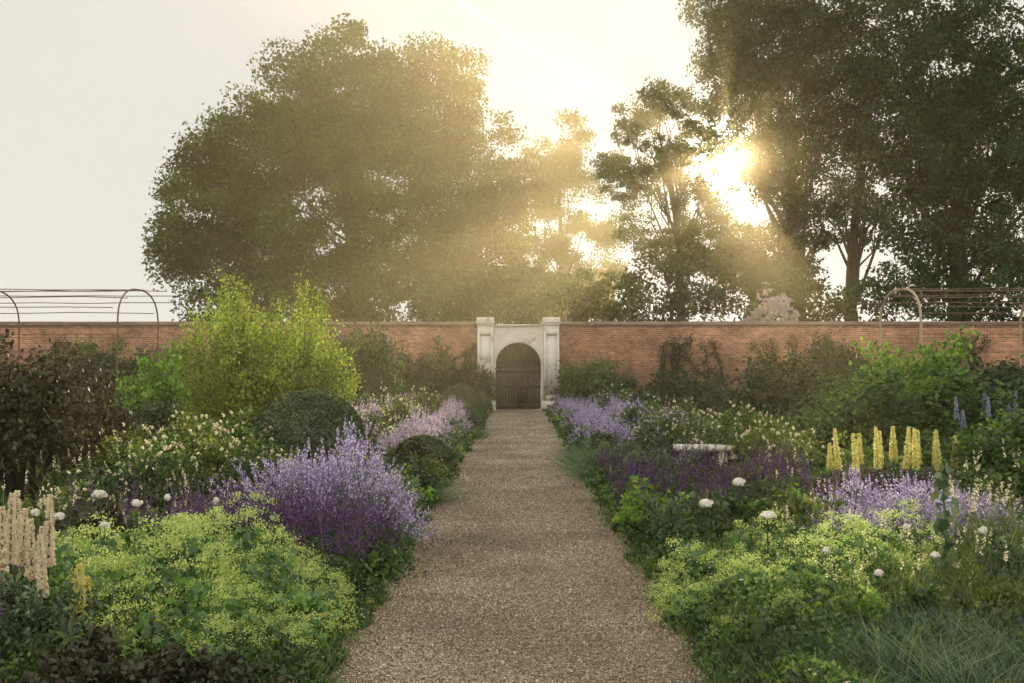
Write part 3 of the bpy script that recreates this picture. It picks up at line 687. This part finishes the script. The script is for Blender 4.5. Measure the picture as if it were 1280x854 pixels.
pos = [(PX(a, Y), Y, s) for a, Y, s in [(1240, 8.2, 1.1), (1265, 8.8, 1.2), (1210, 9, 1.0), (1100, 7.3, .75), (1190, 7.7, .8), (1040, 8.8, .85), (1000, 9.0, .75), (985, 12, .9), (100, 9.4, .85), (150, 9.2, .8), (200, 9, .8), (30, 9, .9), (60, 7.5, .7), (140, 11, 1), (90, 12, 1), (230, 12, 1), (250, 10.6, .9), (500, 21, 1.2), (520, 27, 1.3), (490, 31, 1.6), (820, 29, 1.3), (1230, 10, 1.0), (1060, 6.6, .7), (1150, 6.9, .75), (1240, 7.2, .85)]]
place('pale_spire_plant', st, pos, 'thin stems with pale buff flower spires', 'plant', 'pale spire plants')
e = empty('plume_poppy', (PX(1176, 7.6), 7.6, 0), 'upright blue green plant with large lobed leaves', 'plant')
g = G(); tube(g, [[0, 0, 0], [.02, 0, .5], [0, .02, 1.0]], [.014, .011, .004], 6)
C = np.stack([R.normal(0, .045, 44), R.normal(0, .045, 44), np.linspace(.3, 1.0, 44)], 1); leaves(g, C, .045, .7, np.array([0, 0, 1.]), .8)
part('foliage', g.mesh('foliage', M['grey']), e)
for px, s in ((820, 1), (905, -1), (530, 1), (985, -1), (1180, 1), (60, 1)):
    e = empty('wall_climber', (PX(px, GY-.1), GY-.12, 0), 'dark twisting climber trained against the brick wall', 'climber', 'wall climbers')
    g = G(); gl = G()
    for j in range(4):
        x = 0; z = .05; pts = []
        for i in range(9):
            pts.append([x, R.uniform(-.02, .02), z]); z += .36*R.uniform(.7, 1.1); x += s*R.uniform(-.12, .3)*(.5+j*.5)
        tube(g, pts, np.linspace(.05, .012, 9), 5)
        P = np.array(pts[2:]); C = (P[:, None]+R.normal(size=(len(P), 45, 3))*np.array([.11, .05, .11])).reshape(-1, 3); C[:, 1] = np.minimum(C[:, 1], .04)
        leaves(gl, C, .05, .6)
    part('stem', g.mesh('stem', M['bark']), e); part('foliage', gl.mesh('foliage', M['shrub_dark']), e)

# undergrowth stuff
g = G()
def under(n, y0, y1, xa, xmax, hmax, s, blade=False):
    Y = y0*(y1/y0)**R.uniform(0, 1, n); sd_ = np.where(R.uniform(0, 1, n) < .5, -1, 1)
    X = sd_*(xa+R.uniform(0, 1, n)**1.15*(np.minimum(xmax, Y*.52)-xa)+.05*np.sin(Y*3.1)+.04*np.sin(Y*7.7))
    hm = hmax*(.55+.45*np.sin(X*2.3+Y*1.1)*np.sin(Y*1.9-X))*np.clip((np.abs(X)-.95)/.35, .12, 1)
    Z = R.uniform(0, 1, n)*hm+.01
    if blade:
        blades(g, np.stack([X, Y, Z*0], 1), np.stack([R.normal(0, .35, n), R.normal(0, .35, n), np.ones(n)], 1), Z+.08, s, .3, 2)
    else: leaves(g, np.stack([X, Y, Z], 1), s*(1+.02*Y), .55)
under(90000, 4.8, 16, 1.02, 9, .42, .019); under(60000, 14, 42.8, 1.04, 22, .6, .045)
under(34000, 4.8, 20, 1.02, 9, .5, .006, True); under(12000, 15, 42, 1.06, 20, .8, .014, True)
top('undergrowth', g.mesh('undergrowth', M['shrub']), 'mixed low green foliage filling the flower beds', 'ground cover', 'stuff')
g = G()
n = 3200; Y = 5*(40/5)**R.uniform(0, 1, n); X = np.where(R.uniform(0, 1, n) < .5, -1, 1)*(.9+R.uniform(0, 1, n)**.5*.2)
blades(g, np.stack([X, Y, 0*X], 1), np.stack([R.normal(0, .5, n), R.normal(0, .5, n), np.ones(n)], 1), R.uniform(.03, .12, n), .006, .4, 2)
top('path_edge_grass', g.mesh('grass', M['grass']), 'sparse short grass along the path edges', 'grass', 'stuff')

# contrail
Yc = 2500
a = np.array([PX(565, Yc), Yc, PZ(-8, Yc)]); b = np.array([PX(738, Yc), Yc, PZ(110, Yc)])
d = unit(b-a); pn = np.array([-d[2], 0, d[0]])
m, nt, out = newmat('vapour')
em = N(nt, 'ShaderNodeEmission'); em.inputs[0].default_value = (1, .97, .92, 1); em.inputs[1].default_value = 1.8  # the trail's brightness is put in as emission
tr = N(nt, 'ShaderNodeBsdfTransparent'); mx = N(nt, 'ShaderNodeMixShader'); mx.inputs[0].default_value = .3
nt.links.new(tr.outputs[0], mx.inputs[1]); nt.links.new(em.outputs[0], mx.inputs[2]); nt.links.new(mx.outputs[0], out.inputs[0])
V = []
for i in range(21):
    t = i/20; c = a*(1-t)+b*t; w = (4+3*math.sin(i*1.7)*.3)*(1-.4*t); V += [c-pn*w, c+pn*w]
top('contrail', mk_mesh('contrail', np.array(V), np.array([[2*i, 2*i+1, 2*i+3, 2*i+2] for i in range(20)]), m), 'faint white vapour trail across the sky', 'contrail', 'structure')

# ---------------- haze: thicker over the middle of the garden, thin at the sides ----------------
m, nt, out = newmat('evening_haze')
tc = N(nt, 'ShaderNodeTexCoord'); sx_ = N(nt, 'ShaderNodeSeparateXYZ'); nt.links.new(tc.outputs['Object'], sx_.inputs[0])
ax = N(nt, 'ShaderNodeMath', operation='ADD'); ax.inputs[1].default_value = 2.0; nt.links.new(sx_.outputs[0], ax.inputs[0])
ab = N(nt, 'ShaderNodeMath', operation='ABSOLUTE'); nt.links.new(ax.outputs[0], ab.inputs[0])
m1 = N(nt, 'ShaderNodeMapRange', interpolation_type='SMOOTHSTEP'); m1.inputs[1].default_value = 6; m1.inputs[2].default_value = 16; m1.inputs[3].default_value = 1; m1.inputs[4].default_value = 0
nt.links.new(ab.outputs[0], m1.inputs[0])
m2 = N(nt, 'ShaderNodeMapRange', interpolation_type='SMOOTHSTEP'); m2.inputs[1].default_value = 10; m2.inputs[2].default_value = 36; m2.inputs[3].default_value = .12; m2.inputs[4].default_value = 1
nt.links.new(sx_.outputs[1], m2.inputs[0])
mm = N(nt, 'ShaderNodeMath', operation='MULTIPLY'); nt.links.new(m1.outputs[0], mm.inputs[0]); nt.links.new(m2.outputs[0], mm.inputs[1])
md = N(nt, 'ShaderNodeMath', operation='MULTIPLY_ADD'); md.inputs[1].default_value = .0048; md.inputs[2].default_value = .0004
nt.links.new(mm.outputs[0], md.inputs[0])
vs = N(nt, 'ShaderNodeVolumeScatter'); vs.inputs['Color'].default_value = (1, .82, .44, 1); vs.inputs['Anisotropy'].default_value = .64
nt.links.new(md.outputs[0], vs.inputs['Density'])
vs2 = N(nt, 'ShaderNodeVolumeScatter'); vs2.inputs['Color'].default_value = (1, .9, .65, 1); vs2.inputs['Anisotropy'].default_value = .97; vs2.inputs['Density'].default_value = .0002  # added forward lobe, stands in for lens glow around the sun
av = N(nt, 'ShaderNodeAddShader'); nt.links.new(vs.outputs[0], av.inputs[0]); nt.links.new(vs2.outputs[0], av.inputs[1])
nt.links.new(av.outputs[0], out.inputs['Volume'])
g = G(); box(g, -60, 60, -20, 76, -2, 21)
top('haze', g.mesh('haze', m), 'golden misty air filled with low sunlight', 'haze', 'structure')

# ---------------- world / sun / camera ----------------
w = bpy.data.worlds.new('World'); sc.world = w; w.use_nodes = True
nt = w.node_tree; nt.nodes.clear()
out = N(nt, 'ShaderNodeOutputWorld'); bg = N(nt, 'ShaderNodeBackground'); sky = N(nt, 'ShaderNodeTexSky')
sky.sky_type = 'NISHITA'; sky.sun_disc = False; sky.sun_elevation = SUN_EL; sky.sun_rotation = SUN_AZ
sky.dust_density = 1.0; sky.air_density = 1.0; sky.ozone_density = 1.0
hs = N(nt, 'ShaderNodeHueSaturation'); hs.inputs['Saturation'].default_value = .5
gm = N(nt, 'ShaderNodeGamma'); gm.inputs[1].default_value = .5
nt.links.new(sky.outputs[0], hs.inputs['Color']); nt.links.new(hs.outputs[0], gm.inputs[0])
bg.inputs[1].default_value = .05
tc = N(nt, 'ShaderNodeTexCoord'); dt = N(nt, 'ShaderNodeVectorMath', operation='DOT_PRODUCT')
nrm = N(nt, 'ShaderNodeVectorMath', operation='NORMALIZE')
nt.links.new(tc.outputs['Generated'], nrm.inputs[0]); nt.links.new(nrm.outputs[0], dt.inputs[0]); dt.inputs[1].default_value = S
def powr(e, k):
    mx0 = N(nt, 'ShaderNodeMath', operation='MAXIMUM'); mx0.inputs[1].default_value = 0; nt.links.new(dt.outputs['Value'], mx0.inputs[0])
    p = N(nt, 'ShaderNodeMath', operation='POWER'); nt.links.new(mx0.outputs[0], p.inputs[0]); p.inputs[1].default_value = e
    q = N(nt, 'ShaderNodeMath', operation='MULTIPLY'); nt.links.new(p.outputs[0], q.inputs[0]); q.inputs[1].default_value = k; return q
a1 = powr(6000, 90); a2 = powr(1200, 1.2); sm = N(nt, 'ShaderNodeMath', operation='ADD')
nt.links.new(a1.outputs[0], sm.inputs[0]); nt.links.new(a2.outputs[0], sm.inputs[1])
bg2 = N(nt, 'ShaderNodeBackground'); bg2.inputs[0].default_value = (1, .9, .72, 1); nt.links.new(sm.outputs[0], bg2.inputs[1])
bg3 = N(nt, 'ShaderNodeBackground')  # added veil, brighter away from the sun to fill the shadows
mr = N(nt, 'ShaderNodeMapRange'); mr.inputs[1].default_value = .8; mr.inputs[2].default_value = -.3; mr.inputs[3].default_value = 0; mr.inputs[4].default_value = 1
nt.links.new(dt.outputs['Value'], mr.inputs[0])
rc = ramp(nt, [(0, (.72, .685, .6)), (1, (1.0, .91, .76))]); nt.links.new(mr.outputs[0], rc.inputs[0]); nt.links.new(rc.outputs[0], bg3.inputs[0])
mr2 = N(nt, 'ShaderNodeMapRange'); mr2.inputs[3].default_value = 1.0; mr2.inputs[4].default_value = 1.2
nt.links.new(mr.outputs[0], mr2.inputs[0]); nt.links.new(mr2.outputs[0], bg3.inputs[1])
nt.links.new(gm.outputs[0], bg.inputs[0])
ad = N(nt, 'ShaderNodeAddShader'); ad2 = N(nt, 'ShaderNodeAddShader')
nt.links.new(bg.outputs[0], ad.inputs[0]); nt.links.new(bg2.outputs[0], ad.inputs[1])
nt.links.new(ad.outputs[0], ad2.inputs[0]); nt.links.new(bg3.outputs[0], ad2.inputs[1])
nt.links.new(ad2.outputs[0], out.inputs[0])

sl = bpy.data.lights.new('sun', 'SUN'); sl.energy = 5; sl.angle = math.radians(.5); sl.color = (1, .82, .58)
so = bpy.data.objects.new('sun', sl); so.rotation_mode = 'QUATERNION'; so.rotation_quaternion = S.to_track_quat('Z', 'Y'); so.location = (20, 80, 40); col.objects.link(so)

cd = bpy.data.cameras.new('camera'); cam = bpy.data.objects.new('camera', cd); col.objects.link(cam)
cd.lens = 38; cd.sensor_width = 36; cd.clip_end = 6000; cd.clip_start = .05
cam.location = (0, 0, CAMH)
cam.rotation_euler = (math.radians(90)+math.atan(33/F), 0, math.atan(8/F))
sc.camera = cam
sc.view_settings.view_transform = 'Standard'; sc.view_settings.look = 'None'; sc.view_settings.exposure = 0
